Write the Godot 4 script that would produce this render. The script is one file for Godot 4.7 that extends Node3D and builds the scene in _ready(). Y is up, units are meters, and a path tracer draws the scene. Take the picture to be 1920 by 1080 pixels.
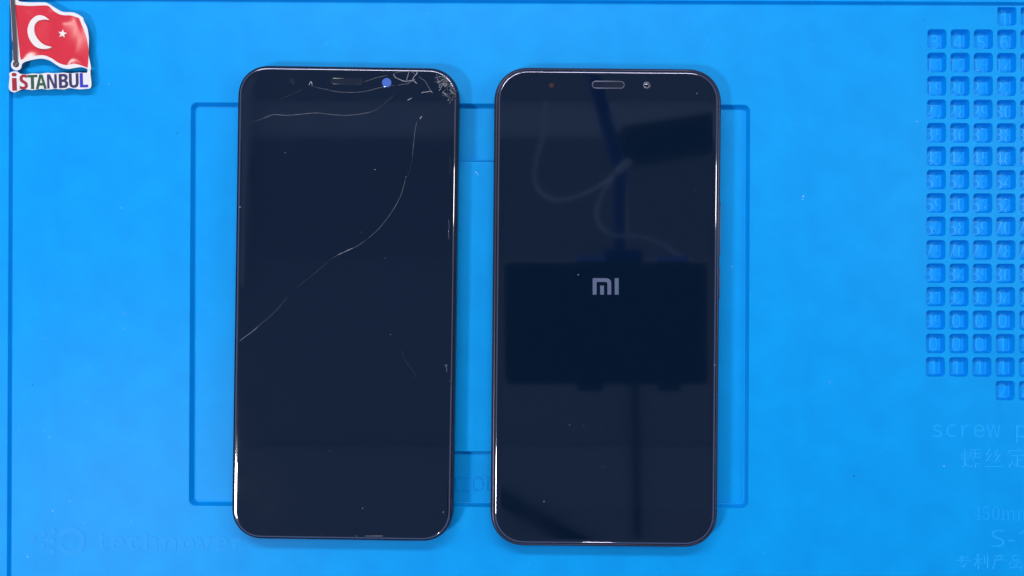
extends Node3D
# Two smartphones on a blue silicone repair mat, seen from straight above. Lengths in this script are millimetres
# until they reach a mesh; MM turns them into metres. y is up, +x is right in the photograph, +z is towards its bottom.

const MM := 0.001
const CAM_H := 310.0            # lens above the mat
const SC := 0.177               # millimetres per photograph pixel on the mat
const TOP := 8.0                # top face of the phones
const SC8 := 0.177 * (310.0 - 8.0) / 310.0
const MAT_TURN := -0.27         # degrees
const ROOM_FILL := Color(0.16, 0.21, 0.35)  # no sky: even fill light added all round for the unseen room

var mats := {}
var fonts := {}

# ------------------------------------------------------------------ mesh helpers

class Shape:
	var v := PackedVector3Array()
	var n := PackedVector3Array()
	var uv := PackedVector2Array()
	var i := PackedInt32Array()

	func tri(a: int, b: int, c: int) -> void:       # a, b, c counter-clockwise seen from outside
		var w := (v[b] - v[a]).cross(v[c] - v[a])
		n[a] += w; n[b] += w; n[c] += w
		i.append(a); i.append(c); i.append(b)

	func put(p: Vector3) -> int:
		v.append(p); n.append(Vector3.ZERO); uv.append(Vector2(p.x, p.z))
		return v.size() - 1

	# closed loops, counter-clockwise from above; the outside is tangent x progress
	func loft(loops: Array, closed := true) -> void:
		var at := []
		for l in loops:
			var row := PackedInt32Array()
			for p in l:
				row.append(put(p))
			at.append(row)
		for k in at.size() - 1:
			var a: PackedInt32Array = at[k]
			var b: PackedInt32Array = at[k + 1]
			var m := a.size()
			for j in (m if closed else m - 1):
				var j2 := (j + 1) % m
				tri(a[j], a[j2], b[j2])
				tri(a[j], b[j2], b[j])

	func cap(l: PackedVector3Array) -> void:         # fan with its normal up, for convex loops
		var c := Vector3.ZERO
		for p in l:
			c += p
		var ci := put(c / l.size())
		var first := v.size()
		for p in l:
			put(p)
		for j in l.size():
			tri(ci, first + j, first + (j + 1) % l.size())

	func quad(x0: float, z0: float, x1: float, z1: float, y: float) -> void:
		var a := put(Vector3(x0, y, z1)); var b := put(Vector3(x1, y, z1))
		var c := put(Vector3(x1, y, z0)); var d := put(Vector3(x0, y, z0))
		tri(a, b, c); tri(a, c, d)

	func box(c: Vector3, s: Vector3, turn := Basis()) -> void:
		var h := s / 2
		for ax in 3:
			for sg in [-1.0, 1.0]:
				var nn := Vector3.ZERO; nn[ax] = sg
				var u := Vector3.ZERO; u[(ax + 1) % 3] = 1.0
				var w := nn.cross(u)
				var ids := []
				for q in [[-1, -1], [1, -1], [1, 1], [-1, 1]]:
					ids.append(put(c + turn * ((nn + u * q[0] + w * q[1]) * h)))
				tri(ids[0], ids[1], ids[2]); tri(ids[0], ids[2], ids[3])

	func tube(path: PackedVector3Array, r: float, sides := 12) -> void:
		var loops := []
		for k in path.size():
			var d := (path[mini(k + 1, path.size() - 1)] - path[maxi(k - 1, 0)]).normalized()
			var u := d.cross(Vector3(0.13, 1, 0.21)).normalized()
			var w := d.cross(u)
			var l := PackedVector3Array()
			for s in sides:
				var a := TAU * s / sides
				l.append(path[k] + (u * cos(a) + w * sin(a)) * r)
			loops.append(l)
		var c0 := PackedVector3Array(); var c1 := PackedVector3Array()
		for s in sides:
			c0.append(path[0]); c1.append(path[path.size() - 1])
		loft([c0] + loops + [c1])

	# a polygon of (x, z) raised from y0 to y1 with a small bevel
	func solid(pts: PackedVector2Array, y0: float, y1: float, bevel := 0.0) -> void:
		var p := pts.duplicate()
		var area := 0.0
		for k in p.size():
			area += p[k].cross(p[(k + 1) % p.size()])
		if area > 0:
			p.reverse()
		var q := PackedVector2Array()
		for k in p.size():
			var a := (p[k] - p[(k - 1 + p.size()) % p.size()]).normalized()
			var b := (p[(k + 1) % p.size()] - p[k]).normalized()
			var m := Vector2(a.y + b.y, -a.x - b.x)
			m = m.normalized() if m.length() > 0.01 else Vector2.ZERO
			q.append(p[k] - m * bevel)
		var l0 := PackedVector3Array(); var l1 := PackedVector3Array(); var l2 := PackedVector3Array()
		for k in p.size():
			l0.append(Vector3(p[k].x, y0, p[k].y))
			l1.append(Vector3(p[k].x, y1 - bevel, p[k].y))
			l2.append(Vector3(q[k].x, y1, q[k].y))
		loft([l0, l1])
		if bevel > 0:
			loft([l1, l2])
		var ids := Geometry2D.triangulate_polygon(q)
		var first := v.size()
		for t in l2:
			put(t)
		for k in range(0, ids.size(), 3):
			var a := first + ids[k]; var b := first + ids[k + 1]; var c := first + ids[k + 2]
			if (v[b] - v[a]).cross(v[c] - v[a]).y > 0:
				tri(a, b, c)
			else:
				tri(a, c, b)

	func mesh() -> ArrayMesh:
		var vv := PackedVector3Array(); var nn := PackedVector3Array()
		for k in v.size():
			vv.append(v[k] * 0.001)
			nn.append(n[k].normalized() if n[k].length() > 1e-12 else Vector3.UP)
		var a := []
		a.resize(Mesh.ARRAY_MAX)
		a[Mesh.ARRAY_VERTEX] = vv; a[Mesh.ARRAY_NORMAL] = nn; a[Mesh.ARRAY_TEX_UV] = uv; a[Mesh.ARRAY_INDEX] = i
		var m := ArrayMesh.new()
		m.add_surface_from_arrays(Mesh.PRIMITIVE_TRIANGLES, a)
		return m


# rounded rectangle round (cx, cz), counter-clockwise from above, starting on the right side
func rrect(cx: float, cz: float, hw: float, hh: float, r: float, y: float, seg := 8, power := 2.0) -> PackedVector3Array:
	var out := PackedVector3Array()
	for c in [[1, -1, 0.0], [-1, -1, PI / 2], [-1, 1, PI], [1, 1, 3 * PI / 2]]:
		for k in seg + 1:
			var a: float = c[2] + PI / 2 * k / seg
			var ca := cos(a); var sa := -sin(a)
			var ex := signf(ca) * pow(absf(ca), 2.0 / power)
			var ez := signf(sa) * pow(absf(sa), 2.0 / power)
			out.append(Vector3(cx + c[0] * (hw - r) + ex * r, y, cz + c[1] * (hh - r) + ez * r))
	return out


func smooth_path(p: Array, steps := 6) -> PackedVector2Array:
	if p.size() < 3:
		return PackedVector2Array(p)
	var out := PackedVector2Array()
	for k in p.size() - 1:
		var a: Vector2 = p[maxi(k - 1, 0)]; var b: Vector2 = p[k]
		var c: Vector2 = p[k + 1]; var d: Vector2 = p[mini(k + 2, p.size() - 1)]
		for s in steps:
			out.append(b.cubic_interpolate(c, a, d, float(s) / steps))
	out.append(p[p.size() - 1])
	return out


# a thin ridge along a path of (x, z), its width tapering at both ends
func ridge(st: Shape, path: PackedVector2Array, y: float, w: float, h: float, rng: RandomNumberGenerator, taper := true) -> void:
	var l := PackedVector3Array(); var m := PackedVector3Array(); var r := PackedVector3Array()
	for k in path.size():
		var d := (path[mini(k + 1, path.size() - 1)] - path[maxi(k - 1, 0)]).normalized()
		var s := Vector2(d.y, -d.x)
		var t := float(k) / maxf(path.size() - 1, 1)
		var ww := w * (rng.randf_range(0.55, 1.25) if taper else 1.0) * (minf(1.0, minf(t, 1.0 - t) * 6 + 0.15) if taper else 1.0) / 2
		var a := path[k] + s * ww; var b := path[k] - s * ww
		l.append(Vector3(a.x, y, a.y)); m.append(Vector3(path[k].x, y + h, path[k].y)); r.append(Vector3(b.x, y, b.y))
	st.loft([r, m, l], false)


func obj(called: String, st: Shape, m: Material, parent: Node) -> MeshInstance3D:
	var o := MeshInstance3D.new()
	o.name = called
	o.mesh = st.mesh()
	o.material_override = m
	parent.add_child(o, true)
	return o


func thing(called: String, label: String, category: String, group := "", at := Vector3.ZERO, turn := 0.0) -> Node3D:
	var o := Node3D.new()
	o.name = called
	add_child(o, true)
	o.position = at * MM
	o.rotation_degrees.y = turn
	tag(o, label, category, group)
	return o


func tag(o: Node, label: String, category: String, group := "", kind := "") -> void:
	if label: o.set_meta("label", label)
	if category: o.set_meta("category", category)
	if group: o.set_meta("group", group)
	if kind: o.set_meta("kind", kind)


func lin(r: float, g: float, b: float) -> Color:
	return Color(r, g, b).linear_to_srgb()


func mat(called: String, c: Color, rough: float, metal := 0.0, spec := 0.5) -> StandardMaterial3D:
	var m := StandardMaterial3D.new()
	m.resource_name = called
	m.albedo_color = c
	m.roughness = rough
	m.metallic = metal
	m.metallic_specular = spec
	mats[called] = m
	return m


func font(face: String, weight := 400) -> Font:
	if not fonts.has(face + str(weight)):
		var f := SystemFont.new()
		f.font_names = PackedStringArray([face])
		f.font_weight = weight
		fonts[face + str(weight)] = f
	return fonts[face + str(weight)]


# raised lettering lying flat; em in mm, at = the middle of the text
func lettering(called: String, text: String, f: Font, em: float, depth: float, at: Vector3, m: Material, parent: Node, turn := 0.0, stretch := Vector2.ONE) -> MeshInstance3D:
	var t := TextMesh.new()
	t.text = text
	t.font = f
	t.font_size = 64
	t.pixel_size = em * MM / 64.0
	t.depth = depth * MM
	t.curve_step = 1.0
	var o := MeshInstance3D.new()
	o.name = called
	o.mesh = t
	o.material_override = m
	parent.add_child(o, true)
	o.transform = Transform3D(Basis(Vector3.UP, deg_to_rad(turn)) * Basis(Vector3.RIGHT, -PI / 2) * Basis.from_scale(Vector3(stretch.x, stretch.y, 1)), at * MM)
	return o


# photograph pixel -> (x, z) in mm on the mat, in the mat's own axes
func on_mat(px: float, py: float) -> Vector2:
	return (Vector2(px - 960, py - 540) * SC).rotated(deg_to_rad(MAT_TURN))


func noise(freq: float, lo: Color, hi: Color, octaves := 4, sd := 1, size := 512, as_normal := 0.0) -> NoiseTexture2D:
	var f := FastNoiseLite.new()
	f.noise_type = FastNoiseLite.TYPE_SIMPLEX_SMOOTH
	f.frequency = freq
	f.fractal_octaves = octaves
	f.seed = sd
	var t := NoiseTexture2D.new()
	t.width = size; t.height = size
	t.seamless = true
	t.noise = f
	if as_normal > 0:
		t.as_normal_map = true
		t.bump_strength = as_normal
	else:
		var g := Gradient.new()
		g.set_color(0, lo); g.set_color(1, hi)
		t.color_ramp = g
	return t


# ------------------------------------------------------------------ materials

func make_materials() -> void:
	var m := mat("silicone", lin(0.002, 0.355, 0.90), 0.42, 0.0, 0.23)
	m.albedo_texture = noise(0.006, Color(0.92, 0.945, 0.965), Color(1, 1, 1), 5, 3)
	m.normal_enabled = true
	m.normal_texture = noise(0.12, Color.BLACK, Color.WHITE, 3, 9, 512, 1.0)
	m.normal_scale = 0.05
	m.uv1_triplanar = true
	m.uv1_scale = Vector3.ONE * 16.0
	m = mat("silicone_print", lin(0.003, 0.330, 0.85), 0.45, 0.0, 0.28)
	m = mat("silicone_raised_lit", lin(0.005, 0.405, 0.95), 0.38, 0.0, 0.35)  # paler than the mat: light caught by raised strokes, put into the colour
	m = mat("frame_dark", lin(0.020, 0.022, 0.045), 0.30, 0.55)
	m = mat("frame_grey", lin(0.065, 0.065, 0.105), 0.32, 0.8)
	m = mat("rim", lin(0.27, 0.265, 0.35), 0.05, 0.9)
	m = mat("gasket", lin(0.006, 0.006, 0.010), 0.6)
	m = mat("glass", lin(0.0016, 0.0076, 0.0245), 0.03, 0.0, 0.85)
	m.roughness_texture = noise(0.012, Color(0.45, 0.45, 0.45), Color(1, 1, 1), 5, 21)
	m.roughness = 0.07
	m.uv1_triplanar = true
	m.uv1_scale = Vector3.ONE * 9.0
	m = mat("lit_screen", lin(0.0016, 0.0065, 0.0185), 0.05, 0.0, 0.85)
	m.emission_enabled = true
	m.emission = lin(0.0002, 0.0018, 0.0065)
	m.emission_energy_multiplier = 1.0
	m = mat("logo", lin(0.06, 0.07, 0.10), 0.05)
	m.emission_enabled = true
	m.emission = lin(0.055, 0.072, 0.15)
	m = mat("slot", lin(0.012, 0.018, 0.036), 0.05, 0.0, 0.6)
	m = mat("slot_rim", lin(0.075, 0.085, 0.14), 0.3, 0.5)
	m = mat("lens", lin(0.004, 0.006, 0.015), 0.03, 0.0, 1.0)
	m = mat("lens_blue", lin(0.12, 0.24, 0.85), 0.08, 0.4, 1.0)
	m = mat("sensor", lin(0.060, 0.026, 0.032), 0.06)
	m = mat("crack_or_glint_bright", lin(0.30, 0.31, 0.37), 0.5, 0.0, 0.2)
	m = mat("crack_mid", lin(0.10, 0.11, 0.15), 0.5, 0.0, 0.2)
	m = mat("crack_faint", lin(0.022, 0.030, 0.050), 0.5, 0.0, 0.15)
	m = mat("shard", lin(0.20, 0.215, 0.21), 0.25)
	m = mat("shard_dark", lin(0.085, 0.085, 0.10), 0.3)
	m = mat("magnet_white", lin(0.80, 0.80, 0.84), 0.12)
	m.clearcoat_enabled = true
	m = mat("flag_red", lin(0.68, 0.036, 0.062), 0.22, 0.0, 0.4)
	m = mat("flag_white", lin(0.85, 0.80, 0.80), 0.15)
	m = mat("pole_grey", lin(0.10, 0.09, 0.11), 0.3, 0.3)
	mat("letter_red", lin(0.36, 0.025, 0.04), 0.3)
	mat("letter_green", lin(0.035, 0.10, 0.06), 0.3)
	mat("letter_navy", lin(0.045, 0.035, 0.13), 0.3)
	mat("letter_blue", lin(0.035, 0.04, 0.50), 0.3)
	mat("dust", lin(0.55, 0.75, 0.85), 0.6)
	mat("dust_dark", lin(0.01, 0.06, 0.16), 0.6)
	mat("matte_black", lin(0.012, 0.013, 0.018), 0.5)
	mat("navy_metal", lin(0.014, 0.035, 0.32), 0.4, 0.1)
	mat("jaw_lit_blue", lin(0.32, 0.34, 0.9), 0.5)
	mat("cable_white", lin(0.9, 0.9, 0.9), 0.4)
	mat("lamp_body", lin(0.02, 0.02, 0.02), 0.5)
	mat("magnet_edge", lin(0.11, 0.095, 0.09), 0.5)
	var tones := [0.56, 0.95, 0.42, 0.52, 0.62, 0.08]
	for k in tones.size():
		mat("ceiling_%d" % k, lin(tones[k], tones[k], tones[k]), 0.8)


func lamp_glow(c: Color, e: float) -> StandardMaterial3D:
	var m := StandardMaterial3D.new()
	m.albedo_color = Color(0.8, 0.8, 0.8)
	m.emission_enabled = true
	m.emission = c
	m.emission_energy_multiplier = e
	return m


# ------------------------------------------------------------------ _ready

func _ready() -> void:
	var cam := Camera3D.new()
	cam.name = "camera"
	cam.fov = rad_to_deg(2.0 * atan(540.0 * SC / CAM_H))
	cam.near = 0.01
	cam.far = 20.0
	add_child(cam)
	cam.position = Vector3(0, CAM_H * MM, 0)
	cam.rotation_degrees = Vector3(-90, 0, 0)
	cam.current = true
	var env := Environment.new()
	env.background_mode = Environment.BG_COLOR
	env.background_color = ROOM_FILL.linear_to_srgb()
	env.tonemap_mode = Environment.TONE_MAPPER_LINEAR
	env.tonemap_exposure = 1.05
	env.sdfgi_enabled = true
	env.ssao_enabled = true
	env.ssil_enabled = true
	var we := WorldEnvironment.new()
	we.name = "world"
	we.environment = env
	add_child(we)
	make_materials()
	lamps()
	ceiling()
	repair_mat()
	phone_cracked()
	phone_booting()
	flag_magnet()
	filming_rig()
	dust()


# ------------------------------------------------------------------ lamps

func panel(parent: Node3D, called: String, x0: float, x1: float, depth: float, energy: float, c: Color) -> void:
	var st := Shape.new()
	st.box(Vector3((x0 + x1) / 2, 3, 0), Vector3(x1 - x0, 6, depth))
	obj(called, st, lamp_glow(c, 1.5), parent)
	var l := AreaLight3D.new()
	l.name = "lamp_light"
	parent.add_child(l, true)
	l.area_size = Vector2((x1 - x0) * MM, depth * MM)
	l.light_energy = energy
	l.light_color = c
	l.area_range = 4.0
	l.area_attenuation = 2.0
	l.shadow_enabled = true
	l.position = Vector3((x0 + x1) / 2, -2, 0) * MM
	l.rotation_degrees = Vector3(-90, 0, 0)


# a lamp whose face (its own -y) looks at the aim point
func lamp(label: String, at: Vector3, aim: Vector3, w: float, d: float) -> Node3D:
	var t := thing("desk_lamp", label, "lamp", "", at)
	var y := (at - aim).normalized()
	var x := Vector3.RIGHT if absf(y.x) < 0.6 else Vector3(0, 0, 1)
	x = (x - y * x.dot(y)).normalized()
	t.basis = Basis(x, y, x.cross(y))
	var st := Shape.new()
	st.loft([rrect(0, 0, w / 2 + 6, d / 2 + 6, 6, 0.5), rrect(0, 0, w / 2 + 6, d / 2 + 6, 6, 14), rrect(0, 0, w / 2 + 2, d / 2 + 2, 4, 18)])
	st.cap(rrect(0, 0, w / 2 + 2, d / 2 + 2, 4, 18))
	obj("lamp_housing", st, mats.lamp_body, t)
	return t


func lamps() -> void:
	var white := Color(1.0, 0.985, 0.97)
	var t := lamp("long white strip lamp mirrored along the top edges of both phones", Vector3(-40, 620, -360), Vector3(-20, 0, -10), 570, 74)
	panel(t, "lamp_diffuser", -275, 11, 74, 0.145, white)
	var glow := lamp_glow(white, 26.0)
	for k in 11:
		var st := Shape.new()
		st.box(Vector3(15.5 + k * 7.4, 1, 0), Vector3(3.2 + k * 0.2, 4, 70))
		obj("led", st, glow, t)
	panel(t, "lamp_diffuser", 93, 275, 74, 0.085, white)
	t = lamp("white panel lamp mirrored near the lower left corners of both phones", Vector3(-365, 600, 205), Vector3(-20, 0, 0), 90, 84)
	panel(t, "lamp_diffuser", -42, 42, 74, 0.185, white)
	t = lamp("warm panel lamp mirrored along the right edge of the right phone", Vector3(480, 480, -90), Vector3(0, 0, -20), 70, 210)
	panel(t, "lamp_diffuser", -30, 30, 200, 0.068, Color(1.0, 0.96, 0.84))
	t = lamp("small spot lamp mirrored at the bottom edge of the right phone", Vector3(85, 560, 470), Vector3(0, 0, 0), 34, 60)
	panel(t, "lamp_diffuser", -13, 13, 40, 0.022, white)


# things over the mat that only the dark screens show
func over(px: float, py: float, h: float) -> Vector3:
	var k := 1.0 + (h - TOP) / (CAM_H - TOP)
	return Vector3((px - 960) * SC8 * k, h, (py - 540) * SC8 * k)


func ceiling() -> void:
	var h := 1300.0
	var c := Node3D.new()
	c.name = "ceiling"
	add_child(c)
	tag(c, "pale ceiling boards seen dimly mirrored in both dark screens", "", "", "structure")
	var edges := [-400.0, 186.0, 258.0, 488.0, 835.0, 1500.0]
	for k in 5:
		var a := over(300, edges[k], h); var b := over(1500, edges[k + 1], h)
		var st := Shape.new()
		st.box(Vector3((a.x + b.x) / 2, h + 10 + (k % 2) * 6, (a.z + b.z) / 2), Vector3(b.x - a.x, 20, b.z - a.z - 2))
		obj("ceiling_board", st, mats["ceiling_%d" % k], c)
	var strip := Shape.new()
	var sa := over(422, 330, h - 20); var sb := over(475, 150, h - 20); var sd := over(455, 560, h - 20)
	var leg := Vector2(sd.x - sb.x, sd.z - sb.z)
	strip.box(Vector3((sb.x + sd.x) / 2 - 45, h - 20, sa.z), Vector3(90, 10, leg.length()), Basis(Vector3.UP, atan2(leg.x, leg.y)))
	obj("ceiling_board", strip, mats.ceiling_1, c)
	var seam := Shape.new()
	var p := over(1190, 690, h - 6); var q := over(1196, 1020, h - 6)
	seam.tube(PackedVector3Array([p, q]), 5.5, 8)
	obj("ceiling_pipe", seam, mats.ceiling_5, c)
	var beam := Shape.new()
	p = over(930, 928, h - 12); q = over(1110, 1035, h - 12)
	beam.tube(PackedVector3Array([p, q]), 13, 8)
	obj("ceiling_pipe", beam, mats.ceiling_5, c)


# ------------------------------------------------------------------ mat

func repair_mat() -> void:
	var s: Material = mats.silicone
	var t := thing("repair_mat", "bright blue silicone repair mat under the two phones", "mat", "", Vector3.ZERO, MAT_TURN)
	# everything below is in the mat's own axes
	var f0 := on_mat(27, 540).x; var f1 := on_mat(2420, 540).x
	var z0 := on_mat(960, 9).y; var z1 := on_mat(960, 1600).y
	var cx := (f0 + f1) / 2; var cz := (z0 + z1) / 2
	var hw := (f1 - f0) / 2; var hh := (z1 - z0) / 2
	var rim := Shape.new()
	var loops := []
	for q in [[12.0, -5.0], [12.0, 1.3], [11.8, 1.65], [11.3, 1.8], [1.35, 1.8], [1.2, 1.77], [1.1, 1.68], [1.05, 1.5], [0.72, 0.25], [0.58, 0.08], [0.36, 0.02], [0.0, 0.0]]:
		loops.append(rrect(cx, cz, hw + q[0], hh + q[0], minf(0.02 + q[0], 1.4), q[1], 5))
	rim.loft(loops)
	obj("raised_border", rim, s, t)
	var under := Shape.new()
	under.quad(cx - hw - 12, cz - hh - 12, cx + hw + 12, cz + hh + 12, -5.02)
	obj("underside", under, s, t)
	# recess under the phones
	var a := on_mat(358, 192); var b := on_mat(1403, 953)
	var rx := (a.x + b.x) / 2; var rz := (a.y + b.y) / 2
	var rw := (b.x - a.x) / 2; var rh := (b.y - a.y) / 2
	var pad := 3.0
	var busy := [Rect2(rx - rw - pad, rz - rh - pad, 2 * (rw + pad), 2 * (rh + pad))]
	var top := Shape.new()
	top.loft([rrect(rx, rz, rw + pad, rh + pad, 0.001, 0, 8), rrect(rx, rz, rw + 0.16, rh + 0.16, 2.3, 0, 8)])
	var rec := Shape.new()
	var rl := []
	for q in [[0.16, 0.0], [0.07, -0.02], [0.0, -0.10], [-0.10, -0.4], [-0.62, -2.15], [-0.75, -2.36], [-0.95, -2.47], [-1.25, -2.5], [-2.2, -2.5]]:
		rl.append(rrect(rx, rz, rw + q[0], rh + q[0], maxf(2.14 + q[0], 0.4), q[1], 8))
	rec.loft(rl)
	rec.cap(rl[rl.size() - 1])
	obj("recess", rec, s, t)
	# raised plate inside the recess
	a = on_mat(486, 301); b = on_mat(1318, 849)
	var px := (a.x + b.x) / 2; var pz := (a.y + b.y) / 2
	var pw := (b.x - a.x) / 2; var ph := (b.y - a.y) / 2
	var plate := Shape.new()
	rl = []
	for q in [[0.55, -2.6], [0.12, -0.75], [0.0, -0.5], [-0.12, -0.42], [-0.3, -0.4]]:
		rl.append(rrect(px, pz, pw + q[0], ph + q[0], 2.0, q[1], 6))
	plate.loft(rl)
	plate.cap(rl[rl.size() - 1])
	obj("raised_plate", plate, s, t)
	# screw pockets
	var c0 := on_mat(1757, 73); var c1 := on_mat(1754.5, 688)
	var dz := (c1.y - c0.y) / 14.0
	var dx := (on_mat(1888, 73).x - c0.x) / 3.0
	var bx := c0.x - dx / 2; var bz := c0.y - dz * 1.5
	busy.append(Rect2(bx, bz, dx * 5, dz * 17))
	var cup := Shape.new()
	rl = []
	for q in [[0.14, 0.0], [0.05, -0.03], [0.0, -0.14], [-0.32, -2.25], [-0.44, -2.56], [-0.70, -2.78], [-1.05, -2.82]]:
		rl.append(rrect(0, 0, 3.12 + q[0], 3.17 + q[0], maxf(1.15 + q[0] * 0.6, 0.4), q[1], 7))
	cup.loft(rl)
	cup.cap(rl[rl.size() - 1])
	var cup_mesh := cup.mesh()
	var digits := font("Droid Sans")
	for row in 17:
		for col in 5:
			var x := c0.x + dx * col; var z := c0.y + dz * (row - 1)
			if (row == 0 or row == 16) and col < 3:
				top.quad(x - dx / 2, z - dz / 2, x + dx / 2, z + dz / 2, 0)
				continue
			top.loft([rrect(x, z, dx / 2, dz / 2, 0.001, 0, 7), rrect(x, z, 3.12 + 0.14, 3.17 + 0.14, 1.15 + 0.084, 0, 7)])
			var o := MeshInstance3D.new()
			o.name = "screw_pocket"
			o.mesh = cup_mesh
			o.material_override = s
			t.add_child(o, true)
			o.position = Vector3(x, 0, z) * MM
			var num := 3 + 8 * (row - 1) + col if row > 0 else col - 2
			lettering("pocket_number", str(num), digits, 3.0 if num < 100 else 2.35, 0.5, Vector3(0.42, -2.93, 0.4), mats.silicone_raised_lit, o)
	# the rest of the flat face
	var xs := [cx - hw, cx + hw]; var zs := [cz - hh, cz + hh]
	for r in busy:
		xs.append(r.position.x); xs.append(r.end.x); zs.append(r.position.y); zs.append(r.end.y)
	xs.sort(); zs.sort()
	for i in xs.size() - 1:
		for j in zs.size() - 1:
			if xs[i + 1] - xs[i] < 0.001 or zs[j + 1] - zs[j] < 0.001:
				continue
			var mid := Vector2((xs[i] + xs[i + 1]) / 2, (zs[j] + zs[j + 1]) / 2)
			var free := true
			for r in busy:
				free = free and not r.has_point(mid)
			if free:
				top.quad(xs[i], zs[j], xs[i + 1], zs[j + 1], 0)
	obj("flat_face", top, s, t)
	# raised writing
	words(t, s)


func words(t: Node3D, s: Material) -> void:
	var d := 0.3
	var y := 0.0
	var p := on_mat(1831, 804)
	# centre of «screw p»: seven places of 26 pixels from 1744
	p = on_mat(1744 + 26.2 * 3.5, 805)
	lettering("raised_word", "screw p", font("Droid Sans Mono"), 43.6 * SC, d, Vector3(p.x, y, p.y), mats.silicone_raised_lit, t)
	p = on_mat(1886, 963)
	lettering("raised_word", "450mm*", font("Droid Serif"), 31 * SC, d, Vector3(p.x, y, p.y), mats.silicone_raised_lit, t, 0, Vector2(0.86, 1))
	p = on_mat(1896, 1010)
	lettering("raised_word", "S-1", font("Droid Sans"), 46 * SC, d, Vector3(p.x, y, p.y), mats.silicone_raised_lit, t, 0, Vector2(1.3, 1))
	p = on_mat(890, 911)
	lettering("raised_word", "TION", font("Droid Serif"), 36 * SC, 0.5, Vector3(p.x, -2.42, p.y), s, t)
	var print_m: Material = mats.silicone_print
	p = on_mat(318, 1016)
	lettering("raised_word", "technover", font("Droid Sans", 700), 50 * SC, 0.2, Vector3(p.x, 0.0, p.y), print_m, t, 0, Vector2(1.12, 0.9))
	# emblem of the maker: ring and blocks
	var st := Shape.new()
	var c := on_mat(133, 1015)
	var ring := [[], []]
	for k in 34:
		var a := deg_to_rad(-160.0 + 320.0 * k / 33)
		ring[0].append(c + Vector2(cos(a), sin(a)) * 27 * SC)
		ring[1].append(c + Vector2(cos(a), sin(a)) * 17 * SC)
	ring[1].reverse()
	st.solid(PackedVector2Array(ring[0] + ring[1]), -0.2, 0.1, 0.03)
	obj("raised_emblem", st, print_m, t)
	for q in [[62, 1010], [81, 1001], [79, 1024], [97, 1014], [98, 1034], [100, 996]]:
		var b := Shape.new()
		var h := on_mat(q[0], q[1])
		var pts := PackedVector2Array()
		for k in 6:
			pts.append(h + Vector2(cos(TAU * k / 6), sin(TAU * k / 6)) * 6.2 * SC)
		b.solid(pts, -0.2, 0.1, 0.03)
		obj("raised_emblem", b, print_m, t)
	# Chinese characters as strokes, in a unit square (x right, y down)
	var glyphs := {
		"luo": [[[.02, .28], [.34, .28], [.34, .55], [.02, .55], [.02, .28]], [[.18, .05], [.18, .85]], [[.0, .9], [.36, .82]], [[.3, .72], [.38, .9]], [[.46, .08], [.94, .08], [.94, .46], [.46, .46], [.46, .08]], [[.46, .27], [.94, .27]], [[.7, .08], [.7, .46]], [[.7, .5], [.52, .62], [.82, .62], [.5, .76], [.9, .74]], [[.7, .76], [.7, .96]], [[.55, .82], [.46, .94]], [[.84, .82], [.94, .94]]],
		"si": [[[.3, .05], [.08, .35], [.4, .35]], [[.4, .3], [.06, .68], [.44, .62]], [[.74, .05], [.54, .35], [.88, .35]], [[.88, .28], [.54, .68], [.92, .62]], [[.02, .92], [.98, .92]]],
		"ding": [[[.5, .02], [.54, .12]], [[.06, .3], [.06, .18], [.94, .18], [.94, .3]], [[.18, .4], [.82, .4]], [[.5, .4], [.5, .88]], [[.5, .62], [.78, .62]], [[.28, .55], [.22, .78], [.06, .96]], [[.22, .74], [.44, .9], [.98, .94]]],
		"zhuan": [[[.15, .2], [.85, .2]], [[.02, .42], [.98, .42]], [[.46, .02], [.32, .62], [.78, .62], [.48, .86]], [[.34, .78], [.62, .98]]],
		"li": [[[.44, .04], [.14, .14]], [[.02, .36], [.58, .36]], [[.3, .1], [.3, .96]], [[.3, .38], [.02, .76]], [[.3, .42], [.56, .7]], [[.72, .14], [.72, .66]], [[.94, .04], [.94, .92], [.82, .88]]],
		"chan": [[[.5, .02], [.5, .14]], [[.12, .16], [.88, .16]], [[.32, .2], [.38, .34]], [[.68, .2], [.6, .34]], [[.1, .4], [.92, .4]], [[.18, .4], [.16, .7], [.04, .96]]],
		"pin": [[[.28, .06], [.72, .06], [.72, .4], [.28, .4], [.28, .06]], [[.06, .54], [.42, .54], [.42, .92], [.06, .92], [.06, .54]], [[.58, .54], [.94, .54], [.94, .92], [.58, .92], [.58, .54]]],
	}
	var rng := RandomNumberGenerator.new()
	for g in [["luo", 1803, 840, 37, 39], ["si", 1846, 840, 35, 38], ["ding", 1889, 838, 38, 40], ["zhuan", 1792, 1040, 29, 26], ["li", 1826, 1038, 28, 30], ["chan", 1860, 1038, 28, 30], ["pin", 1892, 1040, 26, 27]]:
		var gs := Shape.new()
		for stroke in glyphs[g[0]]:
			var path := []
			for q in stroke:
				path.append(on_mat(g[1] + q[0] * g[3], g[2] + q[1] * g[4]))
			ridge(gs, PackedVector2Array(path), -0.02, 0.42, 0.2, rng, false)
		obj("raised_character", gs, mats.silicone_raised_lit, t)


# ------------------------------------------------------------------ phones

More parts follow.
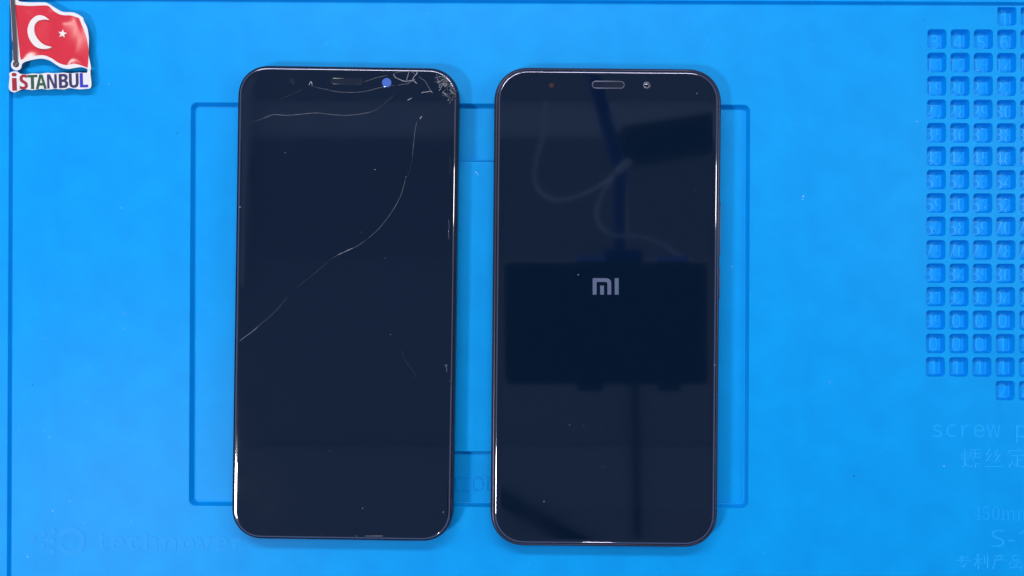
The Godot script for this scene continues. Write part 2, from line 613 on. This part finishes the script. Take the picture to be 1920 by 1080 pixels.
# centre (photo pixels at the height of the glass), width and length in mm
func phone_body(t: Node3D, w: float, l: float, r: float, frame_in: float, frame_m: Material, rim_m: Material) -> void:
	var hw := w / 2; var hl := l / 2
	var seg := 14
	var f := Shape.new()
	var loops := []
	for q in [[2.2, 0.0], [0.9, 0.35], [0.25, 1.2], [0.0, 2.4], [0.0, 5.6], [0.08, 6.3], [0.26, 6.85], [0.5, 7.15], [frame_in - 0.15, 7.3], [frame_in - 0.04, 7.25], [frame_in, 7.1], [frame_in, 6.7]]:
		loops.append(rrect(0, 0, hw - q[0], hl - q[0], r - q[0], q[1], seg, 2.15))
	f.loft(loops)
	var back := rrect(0, 0, hw - 2.2, hl - 2.2, r - 2.2, 0.0, seg, 2.15)
	back.reverse()
	obj("frame", f, frame_m, t)
	var bk := Shape.new()
	var ids := back.size()
	var first := 0
	for p in back:
		bk.put(p + Vector3(0, 0.005, 0))
	for k in range(1, ids - 1):
		bk.tri(first, first + k, first + k + 1)
	obj("back_cover", bk, frame_m, t)
	var g := Shape.new()
	g.loft([rrect(0, 0, hw - frame_in + 0.02, hl - frame_in + 0.02, r - frame_in, 6.8, seg, 2.15), rrect(0, 0, hw - frame_in - 0.4, hl - frame_in - 0.4, r - frame_in - 0.4, 6.8, seg, 2.15)])
	obj("gasket", g, mats.gasket, t)
	# polished edge round the glass
	var e := Shape.new()
	loops = []
	var ri := frame_in + 0.22
	for k in 15:
		var a := deg_to_rad(80.0 * pow(1.0 - k / 14.0, 1.4))
		loops.append(rrect(0, 0, hw - ri - 0.62 * (1 - sin(a)), hl - ri - 0.62 * (1 - sin(a)), r - ri - 0.62 * (1 - sin(a)), 7.2 + 0.76 * cos(a), seg, 2.15))
	e.loft([rrect(0, 0, hw - ri, hl - ri, r - ri, 6.75, seg, 2.15)] + loops)
	obj("glass_edge", e, rim_m, t)
	var gi := ri + 0.62 * (1 - 0.0)
	t.set_meta("glass_inset", gi)


func front_glass(t: Node3D, w: float, l: float, r: float, screen: Rect2, screen_m: Material) -> MeshInstance3D:
	var gi: float = t.get_meta("glass_inset")
	t.remove_meta("glass_inset")
	var hw := w / 2; var hl := l / 2
	var g := Shape.new()
	var y0 := 7.2 + 0.76
	var loops := []
	for q in [[gi, y0], [gi + 0.35, TOP - 0.018], [gi + 0.9, TOP]]:
		loops.append(rrect(0, 0, hw - q[0], hl - q[0], r - q[0], q[1], 14, 2.15))
	var sc := screen.get_center(); var sh := screen.size / 2
	loops.append(rrect(sc.x, sc.y, sh.x, sh.y, 0.6, TOP, 14))
	g.loft(loops)
	var go := obj("front_glass", g, mats.glass, t)
	var s := Shape.new()
	s.cap(rrect(sc.x, sc.y, sh.x, sh.y, 0.6, TOP, 14))
	obj("screen", s, screen_m, t)
	return go


func disc(cx: float, cz: float, r: float, y: float, n := 24) -> PackedVector3Array:
	return rrect(cx, cz, r, r, r, y, n / 4)


# photograph pixel -> the phone's own axes (mm)
func on_phone(px: float, py: float, c: Vector2, turn: float) -> Vector2:
	return (Vector2(px - c.x, py - c.y) * SC8).rotated(deg_to_rad(turn))


func slot(t: Node3D, a: Vector2, w: float, h: float, ring_m: Material, fill_m: Material) -> void:
	var st := Shape.new()
	st.loft([rrect(a.x, a.y, w / 2, h / 2, h / 2, TOP - 0.01, 6), rrect(a.x, a.y, w / 2, h / 2, h / 2, TOP + 0.008, 6), rrect(a.x, a.y, w / 2 - 0.28, h / 2 - 0.28, h / 2 - 0.28, TOP + 0.008, 6), rrect(a.x, a.y, w / 2 - 0.3, h / 2 - 0.3, h / 2 - 0.3, TOP - 0.01, 6)])
	var o := obj("earpiece", st, ring_m, t)
	var g := Shape.new()
	g.cap(rrect(a.x, a.y, w / 2 - 0.29, h / 2 - 0.29, h / 2 - 0.29, TOP + 0.006, 6))
	obj("earpiece_grille", g, fill_m, o)


func phone_cracked() -> void:
	var c := Vector2(646.5, 569); var turn := -0.85
	var w := 72.0; var l := 153.9; var r := 10.3
	var t := thing("smartphone", "black smartphone with cracked glass and a shattered top right corner, on the left", "smartphone", "smartphones lying side by side on the mat", Vector3((c.x - 960) * SC8, 0.0, (c.y - 540) * SC8), turn)
	phone_body(t, w, l, r, 0.62, mats.frame_dark, mats.rim)
	var glass := front_glass(t, w, l, r, Rect2(-w / 2 + 3.6, -l / 2 + 10.5, w - 7.2, l - 20.5), mats.glass)
	var p := on_phone(650, 153, c, turn)
	slot(t, p, 10.6, 2.1, mats.slot, mats.slot)
	p = on_phone(725, 155, c, turn)
	var st := Shape.new()
	st.loft([disc(p.x, p.y, 1.5, TOP), disc(p.x, p.y, 1.42, TOP + 0.03)])
	st.cap(disc(p.x, p.y, 1.42, TOP + 0.03))
	obj("front_camera", st, mats.lens_blue, t)
	p = on_phone(548, 152, c, turn)
	st = Shape.new()
	st.cap(disc(p.x, p.y, 0.9, TOP + 0.01))
	obj("light_sensor", st, mats.slot, t)
	# cracks and one painted glint: photograph pixels in the enlarged corner (origin 420, 100; four times)
	var rng := RandomNumberGenerator.new()
	rng.seed = 11
	var z4 := func(q: Array) -> Array:
		var out := []
		for k in range(0, q.size(), 2):
			out.append(on_phone(420 + q[k] / 4.0, 100 + q[k + 1] / 4.0, c, turn))
		return out
	var z1 := func(q: Array) -> Array:
		var out := []
		for k in range(0, q.size(), 2):
			out.append(on_phone(q[k], q[k + 1], c, turn))
		return out
	var list := [
		["crack_mid", 0.26, z4.call([210, 518, 300, 485, 370, 460, 470, 465, 560, 458, 690, 447, 800, 458, 900, 465, 1000, 458, 1100, 440, 1150, 420])],
		["crack_faint", 0.42, z4.call([1100, 440, 1150, 418, 1210, 370, 1280, 310])],
		["crack_faint", 0.3, z4.call([410, 350, 500, 312, 560, 285, 592, 270])],
		["crack_mid", 0.2, z4.call([650, 245, 760, 270, 850, 288, 960, 293, 1060, 285, 1150, 262, 1230, 248, 1290, 238])],
		["crack_mid", 0.2, z4.call([1050, 215, 1120, 190, 1180, 174, 1230, 165])],
		["crack_or_glint_bright", 0.34, z4.call([636, 242, 652, 212, 662, 244])],
		["crack_faint", 0.4, z4.call([495, 180, 505, 210, 530, 232])],
		["crack_mid", 0.2, z4.call([1272, 155, 1300, 142, 1350, 136, 1385, 133])],
		["crack_or_glint_bright", 0.26, z4.call([1270, 152, 1284, 178, 1322, 198, 1362, 210, 1402, 204, 1436, 196])],
		["crack_or_glint_bright", 0.24, z4.call([1388, 138, 1378, 170, 1368, 208])],
		["crack_or_glint_bright", 0.28, z4.call([1440, 130, 1448, 150, 1424, 176, 1420, 200, 1452, 232])],
		["crack_mid", 0.26, z4.call([1398, 136, 1420, 146, 1440, 162])],
		["crack_mid", 0.3, z4.call([1366, 236, 1392, 218, 1414, 206, 1430, 196])],
		["crack_mid", 0.2, z4.call([1300, 240, 1340, 232, 1372, 228])],
		["crack_mid", 0.3, z4.call([1462, 172, 1480, 190, 1505, 205, 1530, 245, 1556, 290])],
		["crack_or_glint_bright", 0.26, z4.call([1480, 300, 1494, 292, 1520, 290, 1552, 284, 1562, 298])],
		["crack_mid", 0.28, z4.call([1594, 146, 1600, 182, 1612, 230, 1618, 262])],
		["crack_mid", 0.3, z4.call([1604, 170, 1640, 178, 1664, 190])],
		["crack_or_glint_bright", 0.34, z4.call([1374, 352, 1392, 344, 1410, 334])],
		["crack_faint", 0.3, z4.call([1590, 346, 1620, 350])],
		["crack_mid", 0.22, z4.call([1690, 300, 1720, 292, 1750, 276])],
		["crack_or_glint_bright", 0.3, z4.call([1468, 492, 1476, 482, 1484, 470])],
		["crack_mid", 0.2, z4.call([1450, 505, 1436, 560, 1426, 640, 1418, 720, 1413, 780])],
		["crack_faint", 0.22, z4.call([1413, 780, 1404, 840, 1390, 890, 1372, 930])],
		["crack_mid", 0.22, z1.call([761, 333, 757, 348, 753, 362, 745, 380, 730, 404, 710, 429, 688, 449])],
		["crack_mid", 0.16, z1.call([688, 449, 670, 461, 652, 470, 637, 476, 620, 486])],
		["crack_or_glint_bright", 0.2, z1.call([662, 465, 655, 468, 640, 475, 634, 478])],
		["crack_faint", 0.30, z1.call([620, 486, 600, 504, 575, 524, 556, 540])],
		["crack_faint", 0.55, z1.call([540, 554, 520, 580, 497, 601, 478, 616])],
		["crack_mid", 0.34, z1.call([486, 611, 470, 624, 456, 634, 449, 640])],
		["crack_faint", 0.24, z1.call([843, 292, 844, 310, 843, 328])],
		["crack_mid", 0.18, z1.call([841, 410, 842, 425, 841, 436, 842, 450])],
		["crack_faint", 0.22, z1.call([752, 655, 762, 680, 775, 696, 781, 711])],
		["crack_mid", 0.3, z1.call([834, 683, 837, 690, 838, 698])],
		["crack_faint", 0.4, z1.call([843, 712, 846, 720, 849, 718])],
		["crack_mid", 0.26, z1.call([455, 172, 455, 190])],
		["crack_or_glint_bright", 0.16, z1.call([684, 1005, 700, 1005, 720, 1005])],  # no crack: lamp glint on the bottom edge, drawn as a pale ridge
	]
	for q in list:
		var g := Shape.new()
		ridge(g, smooth_path(q[2], 5), TOP + 0.004, q[1] * 0.78, 0.012, rng)
		obj("crack_or_glint", g, mats[q[0]], glass)
	# splinters in the crushed corner
	for k in 56:
		var a := deg_to_rad(rng.randf_range(4, 56))
		var rad := 10.6 - 1.1 - rng.randf_range(0.0, 1.0) * rng.randf_range(0.2, 2.6)
		var q := Vector2(w / 2 - 10.6 + cos(a) * rad, -l / 2 + 10.6 - sin(a) * rad)
		if k > 44:
			q += Vector2(rng.randf_range(-3.0, -1.0), rng.randf_range(0.2, 1.4))
		var n := rng.randi_range(3, 4)
		var size := rng.randf_range(0.25, 0.75)
		var lean := Vector2.from_angle(rng.randf() * TAU)
		var pts := PackedVector2Array()
		for j in n:
			var e := Vector2.from_angle(TAU * j / n + rng.randf_range(-0.5, 0.5)) * size * rng.randf_range(0.6, 1.2)
			pts.append(q + e - lean * lean.dot(e) * rng.randf_range(0.35, 0.7))
		var g := Shape.new()
		g.solid(pts, TOP - 0.2, TOP + rng.randf_range(0.005, 0.03), 0.004)
		var tone := rng.randf()
		obj("splinter", g, mats.shard if tone < 0.42 else (mats.shard_dark if tone < 0.75 else mats.crack_faint), glass)
	for k in 26:
		var a := deg_to_rad(rng.randf_range(-4, 62))
		var from := Vector2(w / 2 - 10.6 + cos(a) * rng.randf_range(6.6, 9.2), -l / 2 + 10.6 - sin(a) * rng.randf_range(6.6, 9.2))
		var dir := Vector2.from_angle(rng.randf_range(2.2, 4.4))
		var path := [from]
		for j in 3:
			dir = dir.rotated(rng.randf_range(-0.5, 0.5))
			path.append(path[j] + dir * rng.randf_range(0.35, 0.9))
		var g := Shape.new()
		ridge(g, smooth_path(path, 3), TOP + 0.006, rng.randf_range(0.08, 0.2), 0.02, rng)
		obj("crack_or_glint", g, mats.crack_mid if k % 3 else mats.crack_or_glint_bright, glass)


func phone_booting() -> void:
	var c := Vector2(1136.8, 576.5); var turn := -0.55
	var w := 73.8; var l := 155.5; var r := 11.2
	var t := thing("smartphone", "black smartphone starting up with a grey logo on its unbroken screen, on the right", "smartphone", "smartphones lying side by side on the mat", Vector3((c.x - 960) * SC8, 0.0, (c.y - 540) * SC8), turn)
	phone_body(t, w, l, r, 1.05, mats.frame_grey, mats.rim)
	var a := on_phone(948, 207, c, turn); var b := on_phone(1329, 952, c, turn)
	front_glass(t, w, l, r, Rect2(a, b - a), mats.lit_screen)
	slot(t, on_phone(1140.5, 159, c, turn), 10.6, 2.5, mats.slot_rim, mats.slot)
	var p := on_phone(1212.5, 160, c, turn)
	var st := Shape.new()
	st.loft([disc(p.x, p.y, 1.15, TOP), disc(p.x, p.y, 1.05, TOP + 0.04), disc(p.x, p.y, 0.75, TOP + 0.04), disc(p.x, p.y, 0.7, TOP)])
	var cam := obj("front_camera", st, mats.slot_rim, t)
	st = Shape.new()
	var rings := []
	for k in 5:
		rings.append(disc(p.x, p.y, 0.72 * cos(PI / 2 * k / 5.0), TOP + 0.005 + 0.12 * sin(PI / 2 * k / 5.0)))
	st.loft(rings)
	st.cap(rings[4])
	obj("lens", st, mats.lens, cam)
	p = on_phone(1034, 160, c, turn)
	st = Shape.new()
	st.cap(disc(p.x, p.y, 0.78, TOP + 0.01))
	obj("light_sensor", st, mats.sensor, t)
	# logo
	var mm := func(pts: Array) -> PackedVector2Array:
		var out := PackedVector2Array()
		for q in pts:
			out.append(on_phone(q[0], q[1], c, turn))
		return out
	var logo := Node3D.new()
	logo.name = "boot_logo"
	t.add_child(logo, true)
	var arch := [[1111.3, 552.4], [1111.3, 521.6], [1136, 521.6], [1140, 522.2], [1143.4, 524], [1145.4, 527], [1146, 531], [1146, 552.4], [1138.9, 552.4], [1138.9, 532.4], [1138.2, 529.8], [1135.8, 528.6], [1118.6, 528.6], [1118.6, 552.4]]
	st = Shape.new()
	st.solid(mm.call(arch), TOP - 0.02, TOP + 0.012)
	obj("logo_stroke", st, mats.logo, logo)
	st = Shape.new()
	st.solid(mm.call([[1125.3, 535.4], [1132.4, 535.4], [1132.4, 552.4], [1125.3, 552.4]]), TOP - 0.02, TOP + 0.012)
	obj("logo_stroke", st, mats.logo, logo)
	st = Shape.new()
	st.solid(mm.call([[1152.6, 521.6], [1160, 521.6], [1160, 552.4], [1152.6, 552.4]]), TOP - 0.02, TOP + 0.012)
	obj("logo_stroke", st, mats.logo, logo)
	# keys on the right side
	for q in [["volume_button", 375, 478], ["power_button", 502, 560]]:
		var k0 := on_phone(1349, q[1], c, turn).y; var k1 := on_phone(1349, q[2], c, turn).y
		var loops := []
		for e in [[0.0, 0.0], [0.28, 0.0], [0.38, 0.12]]:
			var lp := PackedVector3Array()
			for v in rrect(0, (k0 + k1) / 2, 1.0 - e[1], (k1 - k0) / 2 - e[1], 0.9 - e[1], 0, 5):
				lp.append(Vector3(w / 2 + e[0], 4.3 - v.x, v.z))
			loops.append(lp)
		var kb := Shape.new()
		kb.loft(loops)
		var last: PackedVector3Array = loops[2]
		var first := kb.v.size()
		for v in last:
			kb.put(v)
		for j in range(1, last.size() - 1):
			kb.tri(first, first + j, first + j + 1)
		obj(q[0], kb, mats.frame_grey, t)


# ------------------------------------------------------------------ flag magnet

func flag_magnet() -> void:
	var base := 1.82
	var t := thing("flag_magnet", "souvenir magnet of a red flag on a pole above the word İSTANBUL", "magnet", "", Vector3(0, base, 0))
	var k5 := SC * (CAM_H - base - 1.3) / CAM_H
	var pt := func(q: Array) -> Array:
		var out := []
		for k in range(0, q.size(), 2):
			out.append((Vector2(q[k] / 5.4 - 960, q[k + 1] / 5.4 - 540)) * k5)
		return out
	var outline: Array = pt.call([98, -60, 100, 0, 108, 100, 115, 250, 121, 400, 128, 560, 126, 612, 113, 640, 117, 685, 150, 711, 188, 710, 214, 690, 222, 655, 248, 630, 330, 606, 420, 594, 500, 612, 560, 650, 620, 685, 690, 698, 760, 688, 820, 680, 870, 692, 912, 714, 923, 690, 911, 620, 897, 545, 901, 420, 896, 340, 880, 270, 852, 215, 842, 182, 800, 150, 740, 125, 640, 120, 570, 85, 490, 35, 440, 23, 300, 23, 200, 14, 180, -10, 178, -60])
	var edge_line: PackedVector2Array = Geometry2D.offset_polygon(smooth_path(outline, 3), -0.32)[0]
	var st := Shape.new()
	st.solid(edge_line, 0.0, 0.9)
	obj("backing", st, mats.magnet_edge, t)
	st = Shape.new()
	st.solid(edge_line, 0.9, 1.3, 0.3)
	obj("white_border", st, mats.magnet_white, t)
	# waving red cloth: a grid between its upper and lower edge
	var up: PackedVector2Array = smooth_path(pt.call([152, 48, 300, 60, 430, 55, 492, 62, 545, 112, 620, 150, 720, 158, 800, 184]), 6)
	var lo: PackedVector2Array = smooth_path(pt.call([208, 606, 330, 570, 440, 560, 520, 590, 600, 640, 680, 660, 760, 646, 888, 686]), 6)
	var nv := 18
	var rows := []
	for j in nv + 1:
		var row := PackedVector3Array()
		for i in up.size():
			var u := float(i) / (up.size() - 1); var v := float(j) / nv
			var p := lo[i].lerp(up[i], v)
			# left and right edges bow a little
			p.x += k5 / 5.4 * (sin(v * PI) * (18.0 * u - 2.0 * (1 - u)) + sin(v * PI) * 26.0 * u * u)
			var edge := minf(minf(u, 1 - u) * 9.0, minf(v, 1 - v) * 7.0)
			var dome := 0.28 * (1.0 - exp(-edge * 1.6))
			var wave := 0.66 * sin(u * 9.2 + 0.6 + v * 1.3) * clampf(edge, 0, 1) * (0.5 + 0.5 * u) + 0.24 * sin(u * 17.0 - v * 5.0) * clampf(edge, 0, 1)
			row.append(Vector3(p.x, 1.32 + dome + wave * 0.6 + 0.2 * clampf(edge, 0, 1), p.y))
		rows.append(row)
	st = Shape.new()
	st.loft(rows, false)
	var cloth := obj("flag_cloth", st, mats.flag_red, t)
	var outer: Array = pt.call([512, 210, 470, 178, 420, 165, 370, 180, 325, 225, 300, 290, 300, 350, 320, 410, 360, 465, 410, 495, 460, 501, 510, 494, 538, 483])
	var inner: Array = pt.call([538, 483, 480, 470, 430, 440, 390, 395, 366, 345, 360, 290, 375, 245, 410, 215, 460, 204, 512, 210])
	var moon := smooth_path(outer, 3)
	var back := smooth_path(inner, 3)
	back.remove_at(0); back.remove_at(back.size() - 1)
	moon.append_array(back)
	st = Shape.new()
	st.solid(moon, 1.1, 2.36, 0.06)
	obj("crescent", st, mats.flag_white, cloth)
	var star := PackedVector2Array()
	for k in 10:
		star.append((Vector2(648, 350) / 5.4 + Vector2.from_angle(TAU * k / 10.0 - 1.45) * (8.2 if k % 2 == 0 else 3.4) - Vector2(960, 540)) * k5)
	st = Shape.new()
	st.solid(star, 1.1, 2.38, 0.04)
	obj("star", st, mats.flag_white, cloth)
	st = Shape.new()
	st.solid(PackedVector2Array(pt.call([118, -60, 120, 0, 130, 150, 140, 350, 148, 610, 180, 625, 176, 500, 168, 350, 157, 150, 146, 0, 144, -60])), 1.0, 1.8, 0.25)
	obj("flag_pole", st, mats.pole_grey, t)
	st = Shape.new()
	var kp: Array = pt.call([163, 650])
	var rings := []
	for k in 6:
		rings.append(disc(kp[0].x, kp[0].y, 1.05 * cos(PI / 2 * k / 6.0), 1.25 + 0.75 * sin(PI / 2 * k / 6.0)))
	st.loft(rings)
	st.cap(rings[5])
	obj("pole_knob", st, mats.pole_grey, t)
	# word plate, joined to the flag at the right
	var plate: Array = pt.call([96, 770, 92, 745, 112, 728, 150, 722, 182, 728, 206, 748, 280, 752, 330, 742, 400, 748, 470, 736, 560, 742, 640, 734, 700, 742, 800, 734, 880, 736, 884, 700, 912, 704, 916, 760, 926, 850, 916, 890, 880, 898, 800, 904, 700, 890, 650, 906, 560, 898, 480, 908, 420, 898, 330, 912, 250, 902, 196, 914, 150, 936, 108, 924, 88, 890, 92, 830])
	var plate_line: PackedVector2Array = Geometry2D.offset_polygon(smooth_path(plate, 2), -0.25)[0]
	st = Shape.new()
	st.solid(plate_line, 0.002, 0.9)
	obj("word_backing", st, mats.magnet_edge, t)
	st = Shape.new()
	st.solid(plate_line, 0.9, 1.25, 0.25)
	obj("word_plate", st, mats.magnet_white, t)
	var sans := font("Droid Sans", 700)
	for q in [["i", 146, 828, 232, "letter_red", 1.25], ["S", 240, 830, 178, "letter_red", 0.95], ["T", 330, 830, 178, "letter_green", 0.95], ["A", 417, 828, 172, "letter_green", 0.85], ["N", 527, 824, 172, "letter_navy", 0.80], ["B", 643, 820, 172, "letter_navy", 0.92], ["U", 748, 816, 172, "letter_navy", 0.88], ["L", 850, 812, 172, "letter_blue", 0.98]]:
		var at: Array = pt.call([q[1], q[2]])
		var o := lettering("letter", q[0], sans, q[3] / 5.4 * k5, 0.5, Vector3(at[0].x, 1.2, at[0].y), mats[q[4]], t, 2.0, Vector2(q[5], 1))
		# TextMesh centres the line, not the glyph: shift so that the glyph's own middle stands there
		var bb: AABB = o.mesh.get_aabb()
		o.position -= o.basis * Vector3(bb.get_center().x, bb.get_center().y, 0)


# ------------------------------------------------------------------ rig that films (seen only mirrored in the right screen)

func filming_rig() -> void:
	var h := CAM_H + 2.0
	var a := over(945, 490, h); var b := over(1329, 722, h)
	var cx := (a.x + b.x) / 2; var cz := (a.z + b.z) / 2
	var hw := (b.x - a.x) / 2; var hl := (b.z - a.z) / 2
	var t := thing("filming_phone", "dark phone held over the mat, mirrored as a black rectangle behind the logo", "smartphone", "", Vector3(cx, h, cz))
	var st := Shape.new()
	var loops := []
	for q in [[1.5, 0.0], [0.4, 0.6], [0.0, 1.8], [0.0, 7.0], [0.6, 8.4], [2.0, 9.0]]:
		loops.append(rrect(0, 0, hw - q[0], hl - q[0], 4.0 - q[0], q[1], 6))
	st.loft(loops)
	st.cap(loops[5])
	var lowest: PackedVector3Array = loops[0]
	var first := st.v.size()
	for p in lowest:
		st.put(p)
	for k in range(1, lowest.size() - 1):
		st.tri(first, first + k + 1, first + k)
	obj("phone_body", st, mats.matte_black, t)
	var r := thing("phone_holder", "navy clamp arm holding the filming phone, mirrored above the logo", "phone holder", "", Vector3(cx, h, cz))
	for q in [[1107, 485, 55], [1262, 485, 58], [1107, 728, 48], [1255, 728, 42]]:
		var p := over(q[0], q[1], h)
		var js := Shape.new()
		js.box(Vector3(p.x - cx, 6, p.z - cz), Vector3(q[2] * SC8 * 2.0, 12, 3.4))
		obj("clamp_jaw", js, mats.jaw_lit_blue if q[1] < 600 else mats.matte_black, r)  # upper jaws painted paler as if lit, lower ones left black
	st = Shape.new()
	var path := PackedVector3Array()
	for q in [[1164, 488, 335.0], [1164, 430, 337.0], [1164, 360, 340.0], [1162, 318, 342.0], [1152, 280, 345.0], [1138, 235, 350.0], [1126, 190, 356.0], [1114, 140, 362.0], [1090, 40, 380.0]]:
		path.append(over(q[0], q[1], q[2]) - Vector3(cx, h, cz))
	st.tube(path, 4.8, 14)
	obj("arm", st, mats.navy_metal, r)
	st = Shape.new()
	st.box(over(1166, 480, 330) - Vector3(cx, h, cz), Vector3(24, 22, 8))
	obj("arm_joint", st, mats.navy_metal, r)
	# white lead
	var cab := thing("charging_cable", "white cable looping over the mat, mirrored in the upper right screen", "cable", "")
	var pts := []
	for q in [[1024, 190, 345], [1020, 250, 338], [1008, 290, 333], [1002, 325, 330], [1008, 352, 328], [1028, 370, 326], [1055, 375, 325], [1090, 366, 324], [1122, 350, 323], [1150, 330, 322], [1182, 300, 321]]:
		pts.append(over(q[0], q[1], q[2]))
	obj("lead", cable(pts, 1.15), mats.cable_white, cab)
	var plug := Shape.new()
	plug.tube(PackedVector3Array([pts[9].lerp(pts[10], 0.2), pts[10]]), 2.2, 10)
	obj("plug", plug, mats.cable_white, cab)
	pts = []
	for q in [[1150, 334, 319], [1132, 358, 320], [1121, 385, 321], [1120, 410, 322], [1130, 428, 323], [1148, 440, 324], [1180, 443, 324], [1212, 447, 323], [1245, 460, 322], [1272, 477, 321], [1296, 488, 320], [1302, 500, 324]]:
		pts.append(over(q[0], q[1], q[2]))
	obj("lead", cable(pts, 1.0), mats.cable_white, cab)
	var bx := thing("shelf_box", "dark box above the bench, mirrored in the upper right of the right screen", "box", "")
	st = Shape.new()
	var q0 := over(1172, 222, 800); var q1 := over(1345, 290, 800)
	st.box(Vector3((q0.x + q1.x) / 2, 830, (q0.z + q1.z) / 2), Vector3(q1.x - q0.x, 60, q1.z - q0.z), Basis(Vector3.UP, deg_to_rad(9)))
	obj("box_body", st, mats.matte_black, bx)


func cable(pts: Array, r: float) -> Shape:
	var c := Curve3D.new()
	for k in pts.size():
		var d: Vector3 = (pts[mini(k + 1, pts.size() - 1)] - pts[maxi(k - 1, 0)]) / 6.0
		c.add_point(pts[k], -d, d)
	c.bake_interval = 2.0
	var st := Shape.new()
	st.tube(c.get_baked_points(), r, 10)
	return st


# ------------------------------------------------------------------ dust

func dust() -> void:
	var rng := RandomNumberGenerator.new()
	rng.seed = 5
	var ball := SphereMesh.new()
	ball.radius = 0.5 * MM
	ball.height = 1.0 * MM
	ball.radial_segments = 8
	ball.rings = 4
	for kind in 2:
		var at := []
		if kind == 0:
			for q in [[1327, 75, 1.5], [803, 25, 1.4], [612, 82, 1.2], [1506, 368, 3.0], [1505, 374, 2.4], [1858, 384, 3.2], [1855, 388, 2.2], [1719, 228, 1.6], [1553, 190, 1.3], [52, 1044, 2.0], [246, 977, 1.6], [131, 940, 1.6], [99, 958, 1.8], [163, 754, 1.6], [84, 809, 1.5], [92, 820, 1.5], [85, 634, 1.4], [235, 588, 1.7], [233, 617, 1.5], [228, 390, 1.9], [204, 158, 1.5], [35, 806, 1.4], [21, 562, 1.8], [156, 981, 1.5], [1372, 500, 1.5], [1556, 717, 1.6], [1770, 874, 1.8], [1834, 132, 1.6], [218, 1006, 1.3], [88, 1012, 1.3], [213, 972, 1.2], [125, 781, 1.3], [140, 741, 1.2], [893, 323, 2.2], [896, 327, 2.0], [1392, 655, 1.3], [165, 690, 1.3], [1300, 32, 1.2]]:
				at.append(Vector4(q[0], q[1], q[2], 0.0))
			for q in [[535, 286, 1.5], [703, 318, 1.6], [732, 627, 1.7], [761, 332, 1.2], [444, 842, 1.7], [680, 953, 1.6], [831, 960, 1.6], [841, 434, 1.4], [450, 388, 1.6], [1020, 940, 1.8], [1068, 797, 1.2], [1131, 875, 1.0], [1307, 175, 1.1], [1084, 515, 1.3], [1340, 684, 1.4], [722, 484, 1.0], [838, 685, 1.3], [668, 1005, 1.2], [603, 1002, 1.1]]:
				at.append(Vector4(q[0], q[1], q[2], TOP))
			for k in 130:
				var px := rng.randf_range(30, 1900); var py := rng.randf_range(12, 1070)
				if (px > 425 and px < 1362 and py > 110 and py < 1035) or (px > 1725 and py < 760) or (px < 185 and py < 185):
					continue
				at.append(Vector4(px, py, rng.randf_range(0.5, 1.0), 0.0))
			for k in 60:
				var px := rng.randf_range(455, 1330); var py := rng.randf_range(150, 1000)
				if px > 845 and px < 940:
					continue
				at.append(Vector4(px, py, rng.randf_range(0.3, 0.62), TOP))
		else:
			for q in [[1601, 892, 3.2], [332, 250, 2.6], [61, 722, 2.0], [1795, 33, 2.2], [1732, 38, 1.8], [519, 17, 1.8], [1758, 432, 3.0], [205, 747, 1.4], [808, 532, 0.1], [1507, 342, 1.6], [1678, 212, 1.6]]:
				at.append(Vector4(q[0], q[1], q[2], 0.0))
			for k in 30:
				var px := rng.randf_range(30, 1700); var py := rng.randf_range(12, 1070)
				if px > 345 and px < 1420 and py > 110 and py < 1035:
					continue
				at.append(Vector4(px, py, rng.randf_range(0.5, 1.1), 0.0))
		var mm := MultiMesh.new()
		mm.transform_format = MultiMesh.TRANSFORM_3D
		mm.mesh = ball
		mm.instance_count = at.size()
		for k in at.size():
			var q: Vector4 = at[k]
			var s := SC if q.w == 0.0 else SC8
			var b := Basis(Vector3.UP, rng.randf() * TAU) * Basis.from_scale(Vector3(q.z * rng.randf_range(0.8, 1.5), q.z * 0.35, q.z * rng.randf_range(0.6, 1.0)) * s)
			var y := q.w
			if q.w == 0.0 and q.x > 868 and q.x < 920:
				y = -0.4
			if q.w == 0.0 and q.x > 1735 and q.y < 750 and q.x > 1740 and absf(q.x - 1834) > 1.0:
				y = -2.8
			mm.set_instance_transform(k, Transform3D(b, Vector3((q.x - 960) * s, y + 0.05, (q.y - 540) * s) * MM))
		var o := MultiMeshInstance3D.new()
		o.name = "dust_specks"
		o.multimesh = mm
		o.material_override = mats.dust if kind == 0 else mats.dust_dark
		add_child(o, true)
		tag(o, "pale dust specks scattered over the mat and the screens" if kind == 0 else "dark crumbs scattered on the blue mat", "dust", "", "stuff")
